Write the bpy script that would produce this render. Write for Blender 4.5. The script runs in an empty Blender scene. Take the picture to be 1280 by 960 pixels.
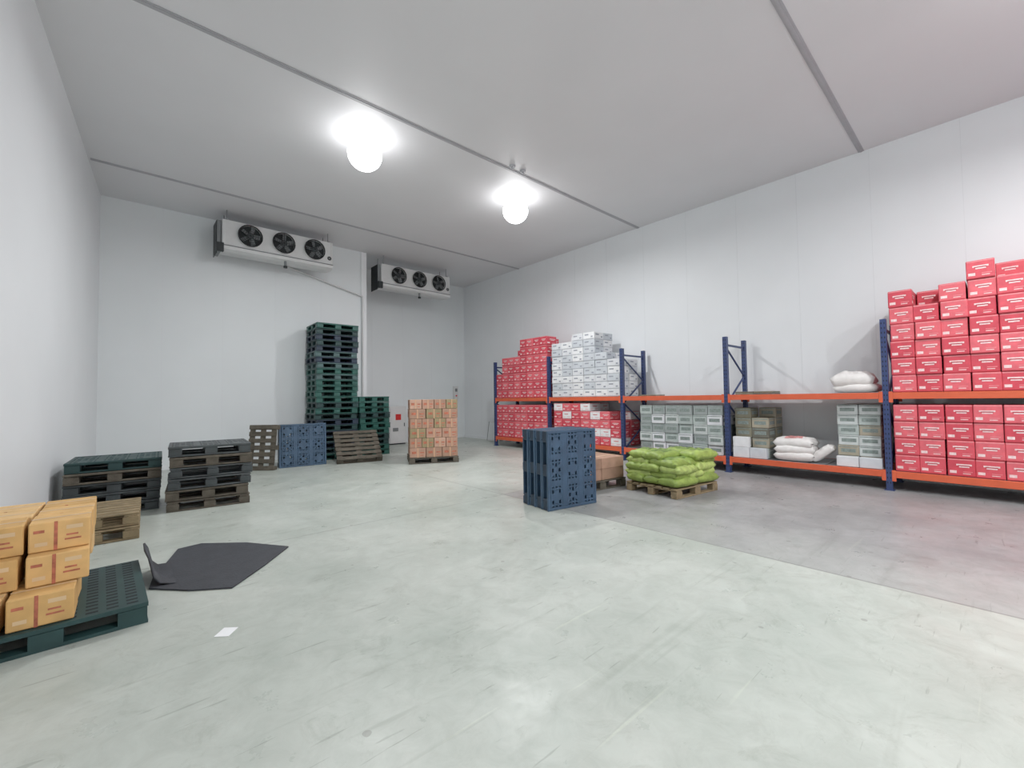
import bpy, math, random
from mathutils import Vector, Matrix, noise
random.seed(7)
D=bpy.data
def lin(c):
    r=[]
    for x in c:
        x/=255.0
        r.append(x/12.92 if x<=0.04045 else ((x+0.055)/1.055)**2.4)
    return (r[0],r[1],r[2],1)
def mat(name,c,rough=0.6,var=0.12,scale=6.0,metal=0.0,bump=0.0,bscale=60,emis=None,es=0,spec=0.4):
    m=D.materials.new(name); m.use_nodes=True
    nt=m.node_tree; b=nt.nodes['Principled BSDF']
    b.inputs['Roughness'].default_value=rough; b.inputs['Metallic'].default_value=metal
    b.inputs['Specular IOR Level'].default_value=spec
    L=lin(c)
    tc=nt.nodes.new('ShaderNodeTexCoord'); nz=nt.nodes.new('ShaderNodeTexNoise')
    nz.inputs['Scale'].default_value=scale; nz.inputs['Detail'].default_value=4
    nt.links.new(tc.outputs['Object'],nz.inputs['Vector'])
    cr=nt.nodes.new('ShaderNodeValToRGB')
    cr.color_ramp.elements[0].position=0.3; cr.color_ramp.elements[1].position=0.7
    cr.color_ramp.elements[0].color=[x*(1-var) for x in L[:3]]+[1]
    cr.color_ramp.elements[1].color=[min(1,x*(1+var)) for x in L[:3]]+[1]
    nt.links.new(nz.outputs['Fac'],cr.inputs['Fac']); nt.links.new(cr.outputs['Color'],b.inputs['Base Color'])
    if bump>0:
        n2=nt.nodes.new('ShaderNodeTexNoise'); n2.inputs['Scale'].default_value=bscale
        nt.links.new(tc.outputs['Object'],n2.inputs['Vector'])
        bp=nt.nodes.new('ShaderNodeBump'); bp.inputs['Strength'].default_value=bump; bp.inputs['Distance'].default_value=0.02
        nt.links.new(n2.outputs['Fac'],bp.inputs['Height']); nt.links.new(bp.outputs['Normal'],b.inputs['Normal'])
    if emis:
        b.inputs['Emission Color'].default_value=lin(emis); b.inputs['Emission Strength'].default_value=es
    return m

class MB:
    def __init__(s): s.v=[];s.f=[];s.m=[];s.mats=[];s.sm=[]
    def mi(s,m):
        if m not in s.mats: s.mats.append(m)
        return s.mats.index(m)
    def add(s,vs,fs,m,smooth=False,M=None):
        o=len(s.v)
        for p in vs:
            p=Vector(p)
            if M is not None: p=M@p
            s.v.append(p)
        k=s.mi(m)
        for f in fs: s.f.append([o+i for i in f]); s.m.append(k); s.sm.append(smooth)
    def box(s,c,d,m,M=None):
        x,y,z=c;a,b,e=d[0]/2,d[1]/2,d[2]/2
        vs=[(x-a,y-b,z-e),(x+a,y-b,z-e),(x+a,y+b,z-e),(x-a,y+b,z-e),(x-a,y-b,z+e),(x+a,y-b,z+e),(x+a,y+b,z+e),(x-a,y+b,z+e)]
        s.add(vs,[(0,3,2,1),(4,5,6,7),(0,1,5,4),(1,2,6,5),(2,3,7,6),(3,0,4,7)],m,False,M)
    def cyl(s,p0,p1,r,m,n=14,r2=None,caps=True,M=None):
        p0=Vector(p0);p1=Vector(p1);r2=r if r2 is None else r2
        d=(p1-p0).normalized(); a=d.orthogonal().normalized(); b=d.cross(a)
        vs=[]
        for i in range(n):
            t=2*math.pi*i/n; q=a*math.cos(t)+b*math.sin(t)
            vs.append(p0+q*r)
        for i in range(n):
            t=2*math.pi*i/n; q=a*math.cos(t)+b*math.sin(t)
            vs.append(p1+q*r2)
        s.add(vs,[(i,(i+1)%n,n+(i+1)%n,n+i) for i in range(n)],m,True,M)
        if caps:
            s.add(vs[:n],[tuple(reversed(range(n)))],m,False,M); s.add(vs[n:],[tuple(range(n))],m,False,M)
    def torus(s,c,ax,R,r,m,n=24,k=6,M=None):
        c=Vector(c);d=Vector(ax).normalized();a=d.orthogonal().normalized();b=d.cross(a);vs=[];fs=[]
        for i in range(n):
            t=2*math.pi*i/n;q=a*math.cos(t)+b*math.sin(t)
            for j in range(k):
                w=2*math.pi*j/k; vs.append(c+q*(R+r*math.cos(w))+d*r*math.sin(w))
        for i in range(n):
            for j in range(k):
                fs.append((i*k+j,((i+1)%n)*k+j,((i+1)%n)*k+(j+1)%k,i*k+(j+1)%k))
        s.add(vs,fs,m,True,M)
    def sack(s,c,dims,rz,m,band=None,tilt=0,seed=0,nx=18,ny=12,flat=0.5):
        L,W,H=dims
        M=Matrix.Translation(Vector(c))@Matrix.Rotation(rz,4,'Z')@Matrix.Rotation(tilt,4,'Y')
        vs=[];idx={}
        for side in (1,-1):
            for i in range(nx+1):
                for j in range(ny+1):
                    edge=i in(0,nx) or j in(0,ny)
                    if edge and side==-1: idx[(side,i,j)]=idx[(1,i,j)]; continue
                    u=-1+2*i/nx; v=-1+2*j/ny
                    t=((1-u**4)**.5)*((1-v**4)**.5) if not edge else 0
                    x=L/2*u*(1-.07*(1-v*v)*(abs(u)>.8)); y=W/2*v*(1-.06*u*u)
                    nn=noise.noise(Vector((u*2.2+seed*3.1,v*2.2+seed,seed*1.7)))+.4*noise.noise(Vector((u*6+seed,v*5,seed*2.7)))
                    if side==1: z=H*.5*t*(1+.4*nn)
                    else: z=-H*.5*(t**.45)
                    x+=.012*nn*(1 if edge else 0); 
                    if edge: z+=.2*H*noise.noise(Vector((u*3,v*3,seed*2.3)))
                    idx[(side,i,j)]=len(vs); vs.append((x,y,z))
        fs=[];fb=[]
        for side in(1,-1):
            for i in range(nx):
                for j in range(ny):
                    q=[idx[(side,i,j)],idx[(side,i+1,j)],idx[(side,i+1,j+1)],idx[(side,i,j+1)]]
                    if side==-1:q.reverse()
                    if band and side==1 and 5<=i<=12 and 2<=j<=9: fb.append(q)
                    else: fs.append(q)
        o=len(s.v)
        for p in vs: s.v.append(M@Vector(p))
        for L_,mm in((fs,m),(fb,band)):
            if not L_: continue
            k=s.mi(mm)
            for q in L_: s.f.append([o+a for a in q]);s.m.append(k);s.sm.append(True)
    def build(s,name,loc=(0,0,0),rz=0,bev=0,rot=None,parent=None):
        me=D.meshes.new(name); me.from_pydata([tuple(p) for p in s.v],[],s.f)
        for m in s.mats: me.materials.append(m)
        me.polygons.foreach_set('material_index',s.m); me.polygons.foreach_set('use_smooth',s.sm); me.update()
        o=D.objects.new(name,me); bpy.context.scene.collection.objects.link(o)
        o.location=loc; o.rotation_euler=rot if rot else (0,0,rz)
        if bev:
            b=o.modifiers.new('bevel','BEVEL'); b.width=bev; b.segments=1; b.limit_method='ANGLE'; b.angle_limit=1.0
        if parent: o.parent=parent
        return o
def R(a=1.0): return random.uniform(-a,a)

# ---------- materials
m_wall=mat('painted_panel',(230,233,236),.42,.015,1.2)
m_wall2=mat('painted_panel_back',(224,229,231),.42,.015,1.2)
m_ceil=mat('ceiling_panel',(224,224,227),.5,.02,.8)
m_seam=mat('seam_grey',(172,172,177),.5,.04)
m_seamw=mat('seam_pale',(222,225,228),.4,.02)
m_navy=mat('navy_plastic',(58,82,106),.45,.2,5)
m_navy2=mat('navy_plastic_dark',(38,52,68),.5,.2,5)
m_green=mat('green_plastic',(42,88,80),.45,.2,5)
m_green2=mat('green_plastic_dark',(36,62,62),.5,.2,5)
m_green3=mat('slate_green_plastic',(72,98,98),.5,.2,5)
m_char=mat('charcoal_plastic',(62,68,70),.5,.25,5)
m_black=mat('black_rubber',(54,56,62),.6,.15,9,bump=.2)
m_dwood=mat('weathered_wood',(88,82,72),.8,.3,9,bump=.3)
m_wood=mat('pallet_wood',(134,118,90),.8,.25,9,bump=.3)
m_blue=mat('rack_blue_steel',(50,64,106),.4,.08)
m_orange=mat('rack_orange_steel',(210,92,60),.4,.06)
m_steel=mat('galvanised_steel',(150,152,155),.4,.08,metal=.6)
m_dark=mat('dark_slot',(20,22,30),.7,.1)
m_white=mat('white_enamel',(214,215,215),.35,.03)
m_grey=mat('grey_enamel',(120,124,126),.5,.05)
m_fan=mat('fan_black',(26,32,34),.5,.1)
m_fan2=mat('fan_guard',(86,92,94),.4,.1)
reds=[mat('red_carton_%d'%i,c,.5,.1,14) for i,c in enumerate([(212,80,92),(202,68,82),(220,96,106)])]
m_lab=mat('carton_label_white',(236,206,206),.5,.15,40)
m_labd=mat('carton_print_dark',(172,48,60),.5,.1,30)
m_lab2=mat('carton_edge_pink',(224,130,136),.5,.1,30)
krafts=[mat('kraft_%d'%i,c,.75,.12,8) for i,c in enumerate([(176,138,118),(162,128,108),(186,150,130),(144,130,98)])]
tans=[mat('amber_carton_%d'%i,c,.7,.12,8) for i,c in enumerate([(218,174,112),(208,164,102),(226,186,128)])]
m_tape=mat('carton_tape',(218,186,144),.35,.05)
m_tape2=mat('carton_tape_brown',(198,156,124),.35,.05)
m_print=mat('red_print',(178,100,76),.6,.35,24)
whites=[mat('white_carton_%d'%i,c,.55,.06,8) for i,c in enumerate([(228,229,231),(214,216,220),(196,201,207)])]
m_gprint=mat('grey_print',(146,150,160),.6,.25,40)
m_gprint2=mat('green_grey_print',(124,136,132),.6,.25,30)
greys=[mat('grey_carton_%d'%i,c,.6,.12,8) for i,c in enumerate([(170,180,177),(148,156,155),(194,200,199)])]
olives=[mat('olive_carton_%d'%i,c,.7,.1,8) for i,c in enumerate([(128,124,106),(102,100,90),(160,152,134)])]
limes=[mat('lime_sack_%d'%i,c,.45,.25,12,bump=.4,bscale=20) for i,c in enumerate([(152,174,86),(136,158,76),(170,190,106)])]
m_limeb=mat('lime_sack_print',(108,134,60),.5,.5,18)
m_sack=mat('white_woven_sack',(228,225,223),.6,.06,10,bump=.3,bscale=22)
m_sackr=mat('sack_red_print',(226,148,146),.6,.5,16)
m_paper=mat('white_paper',(236,238,240),.6,.02)
m_redsign=mat('red_sign',(206,44,44),.5,.05)
m_lamp=mat('lamp_diffuser',(255,255,255),.3,0,emis=(255,255,255),es=9)

# floor
m_floor=D.materials.new('polished_concrete'); m_floor.use_nodes=True
nt=m_floor.node_tree; N=nt.nodes; Lk=nt.links; b=N['Principled BSDF']
tc=N.new('ShaderNodeTexCoord'); sx=N.new('ShaderNodeSeparateXYZ'); Lk.new(tc.outputs['Object'],sx.inputs[0])
def nz(scale,det=6,rough=.6,dist=0,vec=None):
    n=N.new('ShaderNodeTexNoise');n.inputs['Scale'].default_value=scale;n.inputs['Detail'].default_value=det;n.inputs['Roughness'].default_value=rough;n.inputs['Distortion'].default_value=dist
    Lk.new(vec if vec else tc.outputs['Object'],n.inputs['Vector']);return n
def mapping(sc,rot):
    m=N.new('ShaderNodeMapping');m.inputs['Scale'].default_value=sc;m.inputs['Rotation'].default_value=(0,0,rot);Lk.new(tc.outputs['Object'],m.inputs['Vector']);return m.outputs[0]
def ramp(src,p0,c0,p1,c1):
    r=N.new('ShaderNodeValToRGB');e=r.color_ramp.elements;e[0].position=p0;e[0].color=c0;e[1].position=p1;e[1].color=c1;Lk.new(src,r.inputs['Fac']);return r
def mix(t,f,a,bb):
    m=N.new('ShaderNodeMixRGB');m.blend_type=t
    for inp,v in((m.inputs['Fac'],f),(m.inputs['Color1'],a),(m.inputs['Color2'],bb)):
        if isinstance(v,(int,float,tuple)): inp.default_value=v
        else: Lk.new(v,inp)
    return m
def math_(op,a,bv,c=None):
    m=N.new('ShaderNodeMath');m.operation=op
    for i,v in enumerate((a,bv,c)):
        if v is None: continue
        if isinstance(v,(int,float)): m.inputs[i].default_value=v
        else: Lk.new(v,m.inputs[i])
    return m.outputs[0]
base=ramp(nz(.7,5,.6,.5).outputs['Fac'],.3,lin((168,176,168)),.7,lin((196,201,194)))
slab=ramp(nz(1.1,6,.65).outputs['Fac'],.3,lin((134,135,136)),.7,lin((166,166,167)))
wob=math_('MULTIPLY_ADD',nz(1.2,2).outputs['Fac'],.01,sx.outputs['X'])
side=math_('GREATER_THAN',wob,4.43)
nearer=math_('LESS_THAN',sx.outputs['Y'],5.2)
mr=N.new('ShaderNodeMapRange');Lk.new(math_('ADD',sx.outputs['X'],math_('MULTIPLY',nz(.9,5).outputs['Fac'],2.0)),mr.inputs['Value'])
mr.inputs['From Min'].default_value=4.8;mr.inputs['From Max'].default_value=6.9;mr.inputs['To Min'].default_value=.45;mr.inputs['To Max'].default_value=1
fac=math_('MULTIPLY',math_('MULTIPLY',side,nearer),mr.outputs['Result'])
m1=mix('MIX',fac,base.outputs['Color'],slab.outputs['Color'])
sc=ramp(nz(5,8,.75,.8).outputs['Fac'],.35,(.80,.80,.79,1),.6,(1,1,1,1))
m2=mix('MULTIPLY',.65,m1.outputs['Color'],sc.outputs['Color'])
st=ramp(nz(2.3,10,.8,1.5).outputs['Fac'],.54,(1,1,1,1),.70,(.68,.68,.65,1))
m3=mix('MULTIPLY',.65,m2.outputs['Color'],st.outputs['Color'])
last=m3
for (scl,rot,lo,hi,col,fc) in (((.5,9,1),.5,.67,.74,(.65,.65,.63,1),.45),((.6,10,1),-.75,.69,.74,(1.25,1.25,1.18,1),.5),((.35,6,1),1.35,.64,.74,(.76,.76,.74,1),.5),((1.5,22,1),.1,.69,.73,(.5,.5,.48,1),.6),((1.8,16,1),-1.1,.69,.73,(.52,.52,.5,1),.5)):
    s_=ramp(nz(1.3,3,.5,.3,mapping(scl,rot)).outputs['Fac'],lo,(1,1,1,1),hi,col)
    last=mix('MULTIPLY',fc,last.outputs['Color'],s_.outputs['Color'])
sp=N.new('ShaderNodeTexVoronoi');sp.inputs['Scale'].default_value=3.2;Lk.new(tc.outputs['Object'],sp.inputs['Vector'])
spot=math_('MULTIPLY',math_('LESS_THAN',sp.outputs['Distance'],math_('MULTIPLY',nz(9,3).outputs['Fac'],.12)),math_('GREATER_THAN',nz(1.1,2).outputs['Fac'],.48))
last=mix('MIX',math_('MULTIPLY',spot,.45),last.outputs['Color'],lin((110,108,102)))
jx=math_('LESS_THAN',math_('ABSOLUTE',math_('SUBTRACT',sx.outputs['X'],4.43),0),.012)
jy=math_('LESS_THAN',math_('ABSOLUTE',math_('SUBTRACT',sx.outputs['Y'],5.2),0),.009)
m4=mix('MIX',math_('MULTIPLY',math_('MAXIMUM',jx,jy),.5),last.outputs['Color'],lin((108,110,106)))
Lk.new(m4.outputs['Color'],b.inputs['Base Color'])
rr=ramp(nz(3,6,.7).outputs['Fac'],.3,(.24,.24,.24,1),.7,(.48,.48,.48,1)); Lk.new(rr.outputs['Color'],b.inputs['Roughness'])
b.inputs['Specular IOR Level'].default_value=.4
bp=N.new('ShaderNodeBump');bp.inputs['Strength'].default_value=.06;Lk.new(nz(30,6).outputs['Fac'],bp.inputs['Height']);Lk.new(bp.outputs['Normal'],b.inputs['Normal'])

# ---------- room
H=5.93; W=10.0; YB=12.5; YF=14.0; XS=5.37; Y0=-4.0
def lx(y): return -.44-.0624*(YB-y)
def prism(name,poly,z0,z1,m):
    k=MB();n=len(poly);vs=[(x,y,z0) for x,y in poly]+[(x,y,z1) for x,y in poly]
    k.add(vs,[tuple(reversed(range(n))),tuple(range(n,2*n))]+[(i,(i+1)%n,n+(i+1)%n,n+i) for i in range(n)],m)
    return k.build(name)
room=[(lx(Y0)-.2,Y0-.2),(W+.2,Y0-.2),(W+.2,YF+.2),(lx(YB)-.2,YF+.2)]
prism('floor',room,-.15,0,m_floor)
prism('ceiling',room,H,H+.15,m_ceil)
prism('wall_right',[(W,Y0),(W+.15,Y0),(W+.15,YF+.15),(W,YF+.15)],0,H,m_wall)
prism('wall_left',[(lx(Y0)-.15,Y0),(lx(Y0),Y0),(lx(YB),YB),(lx(YB)-.15,YB)],0,H,m_wall)
prism('wall_back',[(lx(YB)-.15,YB),(XS,YB),(XS,YF),(W,YF),(W,YF+.15),(XS-.15,YF+.15),(XS-.15,YB+.15),(lx(YB)-.15,YB+.15)],0,H,m_wall2)
prism('wall_front',[(lx(Y0)-.15,Y0-.15),(W+.15,Y0-.15),(W+.15,Y0),(lx(Y0)-.15,Y0)],0,H,m_wall)
n=1
for y in (-3.1,1.5,6.12,10.75):
    k=MB();x0=lx(y)+.02
    k.box(((x0+W)/2,y,H-.006),(W-x0-.02,.085,.008),m_seam); k.box(((x0+W)/2,y,H-.014),(W-x0-.02,.03,.008),m_seam)
    k.build('trim_%d'%n);n+=1
k=MB()
for i in range(15):
    y=-3.2+i*1.15
    k.box((W-.0015,y,H/2),(.003,.007,H-.02),m_seamw)
k.build('trim_%d'%n);n+=1
k=MB()
for i in range(5): k.box((.6+i*1.15,YB-.002,H/2),(.008,.003,H-.02),m_seamw)
for i in range(4): k.box((6.2+i*1.15,YF-.002,H/2),(.008,.003,H-.02),m_seamw)
k.box((XS-.1,YB-.02,H/2),(.16,.03,H-.02),m_wall)
k.build('trim_%d'%n);n+=1
k=MB(); k.box((W-.02,(Y0+YF)/2,.05),(.035,YF-Y0-.02,.1),m_wall); k.build('baseboard_right')
k=MB(); k.box(((lx(YB)+XS)/2+.02,YB-.02,.05),(XS-lx(YB)-.06,.035,.1),m_wall); k.build('baseboard_back')

# ---------- lamps (round globe lamps fixed at the ceiling)
for (x,y) in ((2.95,6.92),(6.36,6.92),(6.5,-1.0),(2.9,-1.0),(4.6,-3.0)):
    k=MB()
    k.cyl((0,0,0),(0,0,-.06),.13,m_white,32)
    vs=[];fs=[];nn=36;rings=16;rg=.275;zc=-.31
    for a in range(1,rings):
        t=math.pi*a/rings
        for i in range(nn):
            q=2*math.pi*i/nn; vs.append((rg*math.sin(t)*math.cos(q),rg*math.sin(t)*math.sin(q),zc+rg*.95*math.cos(t)))
    vs+= [(0,0,zc+rg*.95),(0,0,zc-rg*.95)]
    for a in range(rings-2):
        for i in range(nn): fs.append((a*nn+i,(a+1)*nn+i,(a+1)*nn+(i+1)%nn,a*nn+(i+1)%nn))
    for i in range(nn):
        fs.append((len(vs)-2,i,(i+1)%nn)); fs.append(((rings-2)*nn+i,len(vs)-1,(rings-2)*nn+(i+1)%nn))
    k.add(vs,fs,m_lamp,True)
    o=k.build('ceiling_lamp',(x,y,H-.001))
    l=D.lights.new('lamp_light','AREA');l.shape='DISK';l.size=.2;l.energy=122;l.color=(.992,.998,1)
    lo=D.objects.new('lamp_light',l);bpy.context.scene.collection.objects.link(lo);lo.parent=o;lo.location=(0,0,-.59)
for x,y in((5.45,6.0),(5.72,6.0)):
    k=MB();k.cyl((0,0,0),(0,0,-.04),.06,m_seam,18,r2=.05);k.cyl((0,0,-.04),(0,0,-.07),.03,m_seam,14,r2=.02);k.build('smoke_detector',(x,y,H-.001))

# ---------- pallets
def wood_pallet(k,z=0,L=1.2,Wd=1.0,m=None,M=None,nb=7):
    m=m or m_wood
    for i in range(3):
        y=(-1+i)*(Wd/2-.05)
        for j in range(3): k.box(((-1+j)*(L/2-.07),y,z+.062),(.14,.1,.08),m,M)
        k.box((0,y,z+.011),(L,.1,.02),m,M)
    for j in range(3): k.box(((-1+j)*(L/2-.07),0,z+.112),(.12,Wd,.018),m,M)
    for i in range(nb):
        y=-Wd/2+.05+i*(Wd-.1)/(nb-1)
        k.box((R(.004),y,z+.132),(L,.095,.02),m,M)
def plastic_pallet(k,z=0,L=1.1,Wd=1.1,m=None,M=None,lat=False,m2=None):
    m=m or m_navy;m2=m2 or m
    for i in range(3):
        for j in range(3): k.box(((-1+j)*(L/2-.08),(-1+i)*(Wd/2-.08),z+.065),(.15,.15,.09),m2,M)
        k.box((0,(-1+i)*(Wd/2-.06),z+.012),(L,.11,.022),m,M)
        k.box(((-1+i)*(L/2-.06),0,z+.012),(.11,Wd-.25,.022),m,M)
    if lat:
        k.box((0,-Wd/2+.02,z+.125),(L,.04,.035),m,M);k.box((0,Wd/2-.02,z+.125),(L,.04,.035),m,M)
        k.box((-L/2+.02,0,z+.125),(.04,Wd-.08,.035),m,M);k.box((L/2-.02,0,z+.125),(.04,Wd-.08,.035),m,M)
        nx=15
        for i in range(1,nx):
            big=i in(5,10)
            x=-L/2+i*L/nx; wx=.028 if not big else .09
            k.box((x,0,z+.128),(wx,Wd-.08,.026),m,M)
            y=-Wd/2+i*Wd/nx
            k.box((0,y,z+.127),(L-.08,wx*.9,.024),m,M)
        for sx_ in(-1,0,1):
            for sy_ in(-1,0,1):
                Mq=(M if M is not None else Matrix())@Matrix.Translation((sx_*L/3,sy_*Wd/3,z+.128))@Matrix.Rotation(math.pi/4,4,'Z')
                if (sx_+sy_)%2==0: k.box((0,0,0),(L*.16,L*.16,.0265),m,Mq)
                else:
                    k.box((0,0,0),(L*.34,.03,.0265),m,Mq);k.box((0,0,0),(.03,L*.34,.0262),m,Mq)
    else:
        k.box((0,0,z+.128),(L,Wd,.028),m,M)
def pstack(name,loc,rz,nn,L,Wd,mats,kind='p',h=.146,lattop=True):
    k=MB()
    for i in range(nn):
        M=Matrix.Translation((R(.022),R(.022),i*h))@Matrix.Rotation(R(.02),4,'Z')
        mm=mats[(i*7//3)%len(mats)]
        if kind=='p' or (kind=='x' and i%3==1): plastic_pallet(k,0,L,Wd,mm,M,lat=(i==nn-1))
        else: wood_pallet(k,0,L,Wd,mm,M)
    if kind=='x': plastic_pallet(k,nn*h,L,Wd,m_char,None,lat=True)
    return k.build(name,loc,rz,bev=.006)
pstack('plastic_pallet_stack',(4.13,11.86,0),-.04,24,1.06,.96,[m_green,m_green2,m_green3,m_green,m_navy2])
pstack('plastic_pallet_stack',(5.10,11.8,0),.02,11,.86,.9,[m_green,m_green2,m_green])
pstack('plastic_pallet_stack',(-.08,8.55,0),-.06,5,1.0,.98,[m_char,m_green2,m_char,m_dwood])
pstack('mixed_pallet_stack',(.97,8.0,0),-.08,5,.98,.92,[m_dwood,m_char,m_dwood],kind='x',h=.15)
pstack('wooden_pallet_stack',(-.22,6.95,0),-.03,2,.74,1.0,[m_wood,m_dwood],kind='w')

def edge_pallets(name,loc,rz,nn,L,Wd,m,m2,lean=0,wood=False,T=.15):
    k=MB()
    for i in range(nn):
        M=Matrix.Rotation(-lean,4,'X')@Matrix.Translation((R(.012),i*T+T,Wd/2))@Matrix.Rotation(math.pi/2,4,'X')
        if wood: wood_pallet(k,0,L,Wd,m,M)
        else: plastic_pallet(k,0,L,Wd,m,M,lat=True,m2=m2)
    return k.build(name,loc,rz,bev=.005)
edge_pallets('standing_plastic_pallets',(4.60,3.9,0),-.16,4,.86,1.06,m_navy,m_navy2)
edge_pallets('leaning_plastic_pallets',(3.10,10.7,.0),-.1,2,1.0,.98,m_navy,m_navy2,lean=.06)
edge_pallets('leaning_wooden_pallet',(2.20,10.75,.0),-.75,1,.62,1.0,m_dwood,m_dwood,lean=.14,wood=True)
k=MB()
M=Matrix.Rotation(math.radians(38),4,'X')@Matrix.Translation((0,.5,0))
wood_pallet(k,0,1.05,1.0,m_dwood,M)
k.build('leaning_wooden_pallet',(4.25,10.3,.0),-.22)

k=MB()
plastic_pallet(k,0,.96,1.1,m_green2,None)
for i in range(16):
    for j in range(9):
        k.box((-.40+j*.10,-.49+i*.066,.1425),(.06,.026,.0015),m_dark)
k.build('plastic_pallet',(-.36,4.46,0),.03,bev=.006)

def carton(k,c,d,m,rz=0,style='red',faces=('-x','-y')):
    M=Matrix.Translation(Vector(c))@Matrix.Rotation(rz,4,'Z')
    k.box((0,0,0),d,m,M)
    a,b_,h=d[0]/2,d[1]/2,d[2]/2;e=.0015
    def patch(face,u0,u1,v0,v1,mm,off=e):
        if face=='-x': vs=[(-a-off,-u0*b_,v0*h),(-a-off,-u1*b_,v0*h),(-a-off,-u1*b_,v1*h),(-a-off,-u0*b_,v1*h)]
        elif face=='-y': vs=[(u0*a,-b_-off,v0*h),(u1*a,-b_-off,v0*h),(u1*a,-b_-off,v1*h),(u0*a,-b_-off,v1*h)]
        else: vs=[(u0*a,v0*b_,h+off),(u1*a,v0*b_,h+off),(u1*a,v1*b_,h+off),(u0*a,v1*b_,h+off)]
        k.add(vs,[(0,1,2,3)],mm,False,M)
    for f in faces:
        if style=='red':
            patch(f,-.95,.95,.82,.95,m_lab2)
            o_=random.uniform(-.15,.15)
            patch(f,-.5+o_,.62+o_,.22,.40,m_lab)
            patch(f,-.3+o_,.44+o_,.02,.24,m_lab)
            patch(f,-.38+o_,.48+o_,.16,.27,m_labd,2*e)
            patch(f,-.85,-.35,-.66,-.36,m_lab); patch(f,.1,.8,-.5,-.42,m_lab2); patch(f,.1,.65,-.7,-.62,m_lab)
            patch(f,-.95,.95,-.95,-.88,m_labd)
        elif style=='white':
            patch(f,-.7,.0,.15,.5,m_gprint);patch(f,.4,.75,-.5,-.1,m_gprint);patch(f,-.95,.95,-.85,-.76,m_gprint)
        elif style=='kraft':
            patch(f,-.08,.08,-1,1,m_tape2);patch(f,-.75,-.2,-.2,.3,m_print);patch(f,.25,.8,-.1,.15,m_print);patch(f,.3,.7,-.6,-.45,m_print)
        elif style=='grey':
            patch(f,-.7,.7,-.35,.35,m_gprint2);patch(f,-.9,.9,.7,.85,m_gprint2)
    if style in('kraft','tan'): patch('t',-1,1,-.09,.09,m_tape)
    if style=='tan':
        for f in faces:
            patch(f,-.2,-.08,-1,1,m_print);patch(f,.15,.7,-.4,-.28,m_print);patch(f,.2,.6,-.1,.02,m_print);patch(f,-.85,-.5,.3,.5,m_print)
            patch(f,.2,.75,.35,.62,m_tape);patch(f,-.8,-.4,-.6,-.35,m_tape)

k=MB()
def rowx(z,rows,dx=.30,dy=.30,h=.194):
    for (x,y) in rows: carton(k,(x+R(.01),y+R(.01),z+h/2),(dx-.012,dy-.012,h-.004),random.choice(tans),R(.05),'tan',('-x','-y'))
rowx(.0,[(-.68+i*.305,4.08+j*.31) for i in range(2) for j in range(3)])
rowx(.194,[(-.63+i*.305,4.26+j*.31) for i in range(2) for j in range(3)])
rowx(.388,[(-.62+i*.305,4.34+j*.31) for i in range(2) for j in range(3)])
k.build('amber_carton_stack',(0,0,.1445),bev=.006)

k=MB();wood_pallet(k,0,1.16,1.0,m_dwood);k.build('wooden_pallet',(5.65,9.3,0),-.45,bev=.004)
k=MB()
for l in range(6):
    for i in range(4):
        for j in range(3):
            if l%2: carton(k,(-.42+i*.28,-.33+j*.32,.115+l*.226),(.270,.312,.222),random.choice(krafts),R(.03),'kraft')
            else:
                if i<3: carton(k,(-.375+i*.375,-.33+j*.32,.115+l*.226),(.364,.312,.222),random.choice(krafts),R(.03),'kraft')
k.build('brown_carton_stack',(5.65,9.3,.145),-.45,bev=.008)
k=MB();wood_pallet(k,0,1.1,.85,m_dwood);k.build('wooden_pallet',(5.85,4.72,0),-.12,bev=.004)
k=MB()
for i in range(2):
    for j in range(2):
        carton(k,(-.27+i*.54,-.2+j*.4,.09),(.53,.39,.178),krafts[(i+j)%2],0,'none',())
        carton(k,(-.27+i*.54,-.2+j*.4,.27),(.53,.39,.178),krafts[(i+j+1)%2],R(.02),'kraft',())
k.build('brown_carton_stack',(5.85,4.72,.1435),-.12,bev=.008)
# lime sacks
k=MB();wood_pallet(k,0,1.08,.92,m_wood);k.build('wooden_pallet',(6.55,3.52,0),-.12,bev=.004)
k=MB();sd=1
for l in range(5):
    z=.05+l*.088
    if l%2==0: pos=[(-.27,-.29,0),(-.27,0,0),(-.27,.29,0),(.27,-.29,0),(.27,0,0),(.27,.29,0)]
    else: pos=[(-.35,-.22,1.57),(0,-.22,1.57),(.35,-.22,1.57),(-.35,.24,1.57),(0,.24,1.57),(.35,.24,1.57)]
    if l==4: pos=pos[1:5]
    for (x,y,r) in pos:
        k.sack((x+R(.03),y+R(.03),z+R(.006)),(.58 if r==0 else .50,.36,.145),r+R(.12),random.choice(limes),m_limeb,seed=sd,tilt=R(.05) if l else 0);sd+=1
k.build('lime_sack_pile',(6.55,3.52,.145+.034),-.12)

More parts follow.
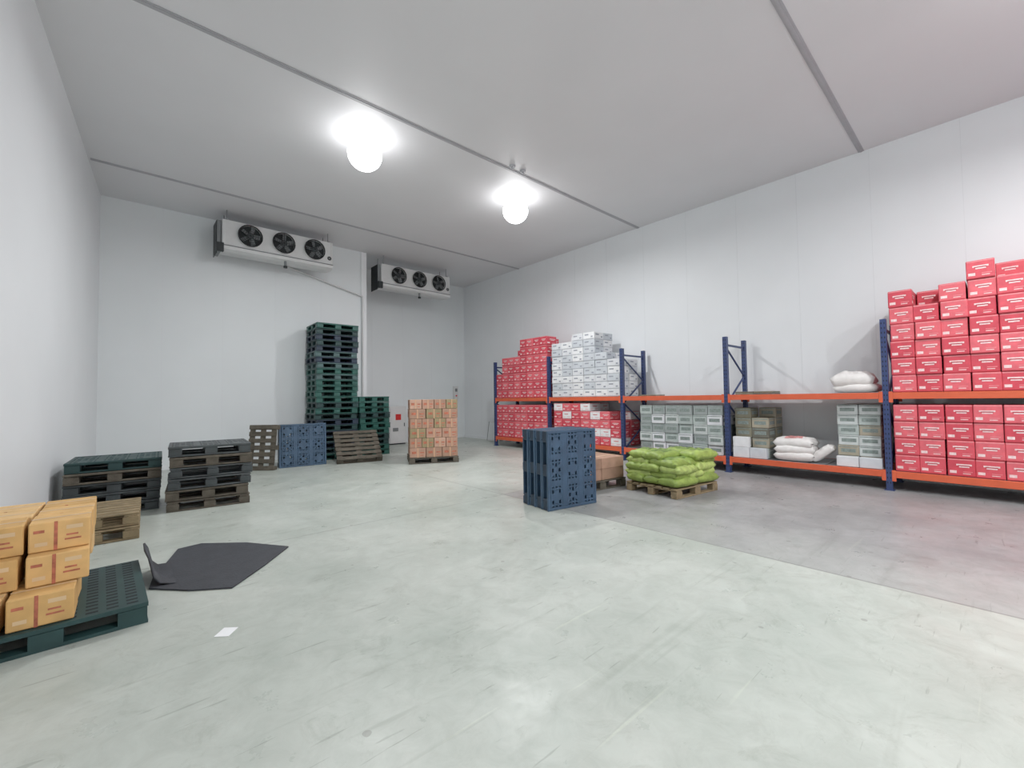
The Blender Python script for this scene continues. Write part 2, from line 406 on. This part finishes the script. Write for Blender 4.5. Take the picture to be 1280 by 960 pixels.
# rubber mat with curled flap
k=MB()
poly=[(.16,4.60),(.40,4.33),(.66,4.15),(.98,4.52),(1.27,4.90),(.98,5.35),(.62,5.66),(.42,5.62),(.3,5.2),(.2,4.9)]
nn=len(poly);vs=[(x,y,.002) for x,y in poly]+[(x,y,.014) for x,y in poly]
k.add(vs,[tuple(reversed(range(nn))),tuple(range(nn,2*nn))]+[(i,(i+1)%nn,nn+(i+1)%nn,nn+i) for i in range(nn)],m_black)
prof=[(.32,0.014,1.2),(.225,.03,1.1),(.185,.08,1.0),(.17,.15,.85),(.155,.22,.7),(.13,.28,.5)]
vs=[];fs=[]
for (x,z,w) in prof:
    for yy in(-.5,.5): vs.append((x,4.87+yy*w*.5,z))
    for yy in(-.5,.5): vs.append((x+.014,4.87+yy*w*.5,z+.006))
for i in range(len(prof)-1):
    a=i*4;b2=a+4
    fs+=[(a,a+1,b2+1,b2),(a+2,b2+2,b2+3,a+3),(a,b2,b2+2,a+2),(a+1,a+3,b2+3,b2+1)]
e=(len(prof)-1)*4;fs.append((e,e+1,e+3,e+2))
k.add(vs,fs,m_black,True)
k.build('black_rubber_mat')
k=MB();k.box((0,0,.002),(.11,.09,.003),m_paper);k.build('paper_scrap',(.51,3.40,.0005),.9)

# ---------- rack
XF=8.86;XR=9.80;frames=[-3.65,-1.25,1.15,3.55,5.95,8.35,10.7]
rk=D.objects.new('pallet_rack',None);bpy.context.scene.collection.objects.link(rk)
k=MB()
for y in frames:
    for x in(XF,XR):
        k.box((x,y,1.33),(.09,.075,2.66),m_blue)
        k.box((x,y,.006),(.14,.12,.012),m_blue)
        for j in range(34):
            z=.12+j*.075
            for s_ in(-1,1): k.box((x-.0455,y+s_*.018,z),(.002,.012,.03),m_dark)
    zs=[.25,.8,1.35,1.9,2.45]
    for z in(.2,2.5): k.box(((XF+XR)/2,y,z),(XR-XF-.08,.03,.04),m_blue)
    for j in range(4):
        a=(XF+.03,y,zs[j]);b_=(XR-.03,y,zs[j+1])
        if j%2:a=(XR-.03,y,zs[j]);b_=(XF+.03,y,zs[j+1])
        k.cyl(a,b_,.02,m_blue,6)
k.build('uprights',parent=rk)
k=MB()
for i in range(len(frames)-1):
    y0,y1=frames[i]+.04,frames[i+1]-.04
    for x in(XF-.02,XR+.02):
        for zt in(.30,1.51):
            k.box((x,(y0+y1)/2,zt-.05),(.05,y1-y0,.10),m_orange)
            for yy in(y0+.02,y1-.02): k.box((x-.028,yy,zt-.07),(.008,.05,.17),m_orange)
k.build('beams',parent=rk,bev=.006)
k=MB()
for i in range(len(frames)-1):
    y0,y1=frames[i]+.05,frames[i+1]-.05
    for zt in(.30,1.51):
        nb=9
        for j in range(nb):
            y=y0+(j+.5)*(y1-y0)/nb
            k.box(((XF+XR)/2,y,zt-.008),(XR-XF-.03,(y1-y0)/nb-.02,.016),m_steel)
k.build('shelf_decks',parent=rk)
ZL,ZU=.301,1.511
def cols(name,y0,dirn,heights,box,z,mats,style,deep=2,x0=XF-.0,miss=0,jit=.006):
    k=MB();dx,dy,dz=box
    for i,hh in enumerate(heights):
        for d in range(deep):
            for l in range(hh):
                if miss and l==hh-1 and random.random()<miss: continue
                y=y0+dirn*(i+.5)*dy
                carton(k,(x0+dx/2+d*dx+R(jit),y+R(jit*.4),z+dz*(l+.5)),(dx-.012,dy-.008,dz-.003),random.choice(mats) ,R(.02),style)
    return k.build(name,bev=.008)
cols('red_carton_stack',1.08,-1,[6,6,6,7,7,7,7,6],(.42,.283,.262),ZU,reds,'red',miss=.15,jit=.02)
cols('red_carton_stack',1.08,-1,[4]*8,(.42,.283,.255),ZL,reds,'red',jit=.012)
cols('red_carton_stack',-1.32,-1,[6,6,7,7,7,7,7,6],(.42,.283,.256),ZU,reds,'red')
cols('red_carton_stack',-1.32,-1,[4]*8,(.42,.283,.255),ZL,reds,'red')
cols('white_carton_stack',6.02,1,[5,6,9,9,9,9],(.40,.37,.185),ZU,whites,'white',miss=.1,jit=.01)
cols('red_carton_stack',6.02,1,[4,4,4,5,5,5,5],(.42,.31,.21),ZL,reds+[whites[0],whites[0]],'red',miss=.3)
cols('red_carton_stack',8.42,1,[7,7,7,7,6,6,5,4],(.42,.28,.25),ZU,reds,'red',miss=.3)
cols('red_carton_stack',8.42,1,[4]*8,(.42,.28,.25),ZL,reds,'red')
cols('grey_carton_stack',3.64,1,[5,5,5,5,5,5],(.42,.31,.2),ZL,greys+[whites[1]],'grey',miss=.3,jit=.025)
cols('grey_carton_stack',1.24,1,[6,6],(.42,.29,.17),ZL,greys+[olives[2]],'grey',miss=0,jit=.015,x0=XF+.14)
cols('white_carton_row',1.22,1,[1,1],(.11,.30,.17),ZL,whites,'none',deep=1,x0=XF-.0)
cols('olive_carton_stack',3.47,-1,[5,5],(.40,.30,.19),ZL,olives+[greys[0]],'grey',miss=.3,jit=.012,x0=XF+.14)
cols('white_carton_stack',3.47,-1,[2,1],(.11,.30,.2),ZL,whites,'none',deep=1)
cols('flattened_carton_pile',3.4,-1,[2,2],(.45,.33,.03),ZU,olives,'none',deep=1)
cols('flattened_carton_pile',5.1,1,[1],(.45,.4,.03),ZU,olives,'none',deep=1)
k=MB()
for j in range(3): k.sack((R(.02),R(.02),.075+j*.115),(.64,.46,.19),1.57+R(.12),m_sack,m_sackr,seed=30+j)
k.sack((-.02,-.40,.15),(.42,.24,.15),1.5,m_sack,None,tilt=.7,seed=36)
k.build('white_sack_pile',(9.12,2.45,ZL+.025))
k=MB()
k.sack((0,0,.07),(.62,.46,.16),1.5,m_sack,None,seed=51);k.sack((.0,.05,.21),(.6,.46,.26),1.6,m_sack,None,seed=52)
k.build('white_sack_pile',(9.2,1.55,ZU+.015))

# ---------- evaporators
def cooler(loc,L=2.46):
    e=D.objects.new('ceiling_evaporator_cooler',None);bpy.context.scene.collection.objects.link(e);e.location=loc
    k=MB();dp=.55
    sec=[(0,0),(0,-.56),(-.03,-.61),(-.03,-.68),(.10,-.72),(dp,-.68),(dp,0)]
    n_=len(sec);vs=[(-L/2,y,z) for y,z in sec]+[(L/2,y,z) for y,z in sec]
    k.add(vs,[tuple(range(n_)),tuple(reversed(range(n_,2*n_)))]+[(i,n_+i,n_+(i+1)%n_,(i+1)%n_) for i in range(n_)],m_white)
    k.box((-L/2-.05,dp/2+.02,-.38),(.08,dp-.06,.72),m_grey)
    k.box((-L/2-.095,dp/2+.02,-.41),(.015,dp-.1,.76),m_fan)
    k.box((-L/2-.04,-.01,-.66),(.14,.08,.2),m_fan)
    for x in(-L/2+.03,L/2-.03): k.box((x,-.004,-.30),(.05,.012,.56),m_white)
    k.box((0,-.035,-.60),(L,.015,.02),m_grey)
    k.build('casing',parent=e,bev=.008)
    k=MB()
    for i in range(3):
        x=-.68+i*.72;z=-.29;r=.235
        k.cyl((x,-.0,z),(x,-.075,z),r+.02,m_white,32,caps=False); k.torus((x,-.075,z),(0,1,0),r+.01,.014,m_fan)
        k.cyl((x,.0,z),(x,-.012,z),r,m_fan,32)
        k.cyl((x,-.01,z),(x,-.07,z),.07,m_fan2,16)
        for b_ in range(5):
            M=Matrix.Translation((x,-.04,z))@Matrix.Rotation(b_*2*math.pi/5+i,4,'Y')@Matrix.Translation((.14,0,0))@Matrix.Rotation(.5,4,'X')
            k.box((0,0,0),(.14,.006,.10),m_grey,M)
        for rr_ in(.06,.11,.16,.2): k.torus((x,-.088,z),(0,1,0),rr_,.0045,m_fan,24,4)
        for b_ in range(4):
            t=b_*math.pi/4; k.cyl((x-r*math.cos(t),-.086,z-r*math.sin(t)),(x+r*math.cos(t),-.086,z+r*math.sin(t)),.005,m_fan,5)
    k.torus((L/2-.09,-.012,-.43),(0,1,0),.04,.012,m_fan); k.cyl((L/2-.09,0,-.43),(L/2-.09,-.01,-.43),.04,m_grey)
    k.build('fans',parent=e)
    k=MB()
    for x in(-L/2+.1,L/2-.1):
        for y in(.08,dp-.08):
            k.cyl((x,y,-.02),(x,y,H-loc[2]),.012,m_steel,8)
        k.box((x,dp/2,.012),(.05,dp,.03),m_steel)
    k.cyl((.1,.06,-.70),(.1,.06,-.86),.03,m_grey,10);k.cyl((.1,.06,-.82),(.1,.06,-.87),.045,m_fan,10)
    k.build('hangers_and_drain',parent=e)
cooler((2.83,11.6,5.68)); cooler((6.98,12.3,5.65))
def pipe(name,pts,r,m):
    k=MB()
    for a,b_ in zip(pts,pts[1:]): k.cyl(a,b_,r,m,10)
    k.build(name)
pipe('drain_pipe',[(3.0,12.44,5.12),(5.22,12.43,4.58),(5.22,12.43,.3)],.022,m_white)
k=MB();k.box((0,0,.66),(.6,.35,1.24),m_white);k.box((0,0,.02),(.56,.31,.04),m_dark);k.box((0,-.18,.66),(.54,.012,1.16),m_white)
k.box((0,-.19,.92),(.2,.006,.2),m_redsign);k.box((.22,-.195,.66),(.02,.02,.12),m_fan);k.box((-.1,-.19,.5),(.2,.005,.12),m_grey)
k.build('electrical_cabinet',(6.9,13.7,0),bev=.008)
k=MB();k.box((0,0,0),(.2,.07,.5),m_white);k.box((0,-.04,.1),(.1,.015,.12),m_grey);k.cyl((0,-.03,-.12),(0,-.06,-.12),.03,m_redsign,12);k.build('wall_control_box',(9.55,13.96,1.75),bev=.006)
k=MB()
M=Matrix.Rotation(.16,4,'Y')
k.box((0,0,.34),(.04,.7,.68),m_white,M);k.box((-.022,0,.34),(.004,.62,.60),m_wall2,M)
for yy in(-.33,.33):k.box((0,yy,.34),(.05,.03,.68),m_steel,M)
k.build('leaning_white_panel',(9.72,11.9,0.005))

w=D.worlds.new('world');bpy.context.scene.world=w;w.use_nodes=True
w.node_tree.nodes['Background'].inputs[0].default_value=(.5,.5,.5,1);w.node_tree.nodes['Background'].inputs[1].default_value=.3
cd=D.cameras.new('camera');cam=D.objects.new('camera',cd);bpy.context.scene.collection.objects.link(cam)
cd.sensor_width=36;cd.lens=36*541/1280;cd.clip_start=.05
a=math.radians(41.8);p=math.radians(1.9);th=math.radians(.79)
f=Vector((math.sin(a)*math.cos(p),math.cos(a)*math.cos(p),math.sin(p)));r0=Vector((math.cos(a),-math.sin(a),0));u0=r0.cross(f)
r1=r0*math.cos(th)-u0*math.sin(th);u1=u0*math.cos(th)+r0*math.sin(th)
Mx=Matrix((r1,u1,-f)).transposed().to_4x4();Mx.translation=Vector((0,0,1.5))
cam.matrix_world=Mx
bpy.context.scene.camera=cam
vs_=bpy.context.scene.view_settings;vs_.view_transform='Standard';vs_.look='None';vs_.exposure=0;vs_.gamma=1.1
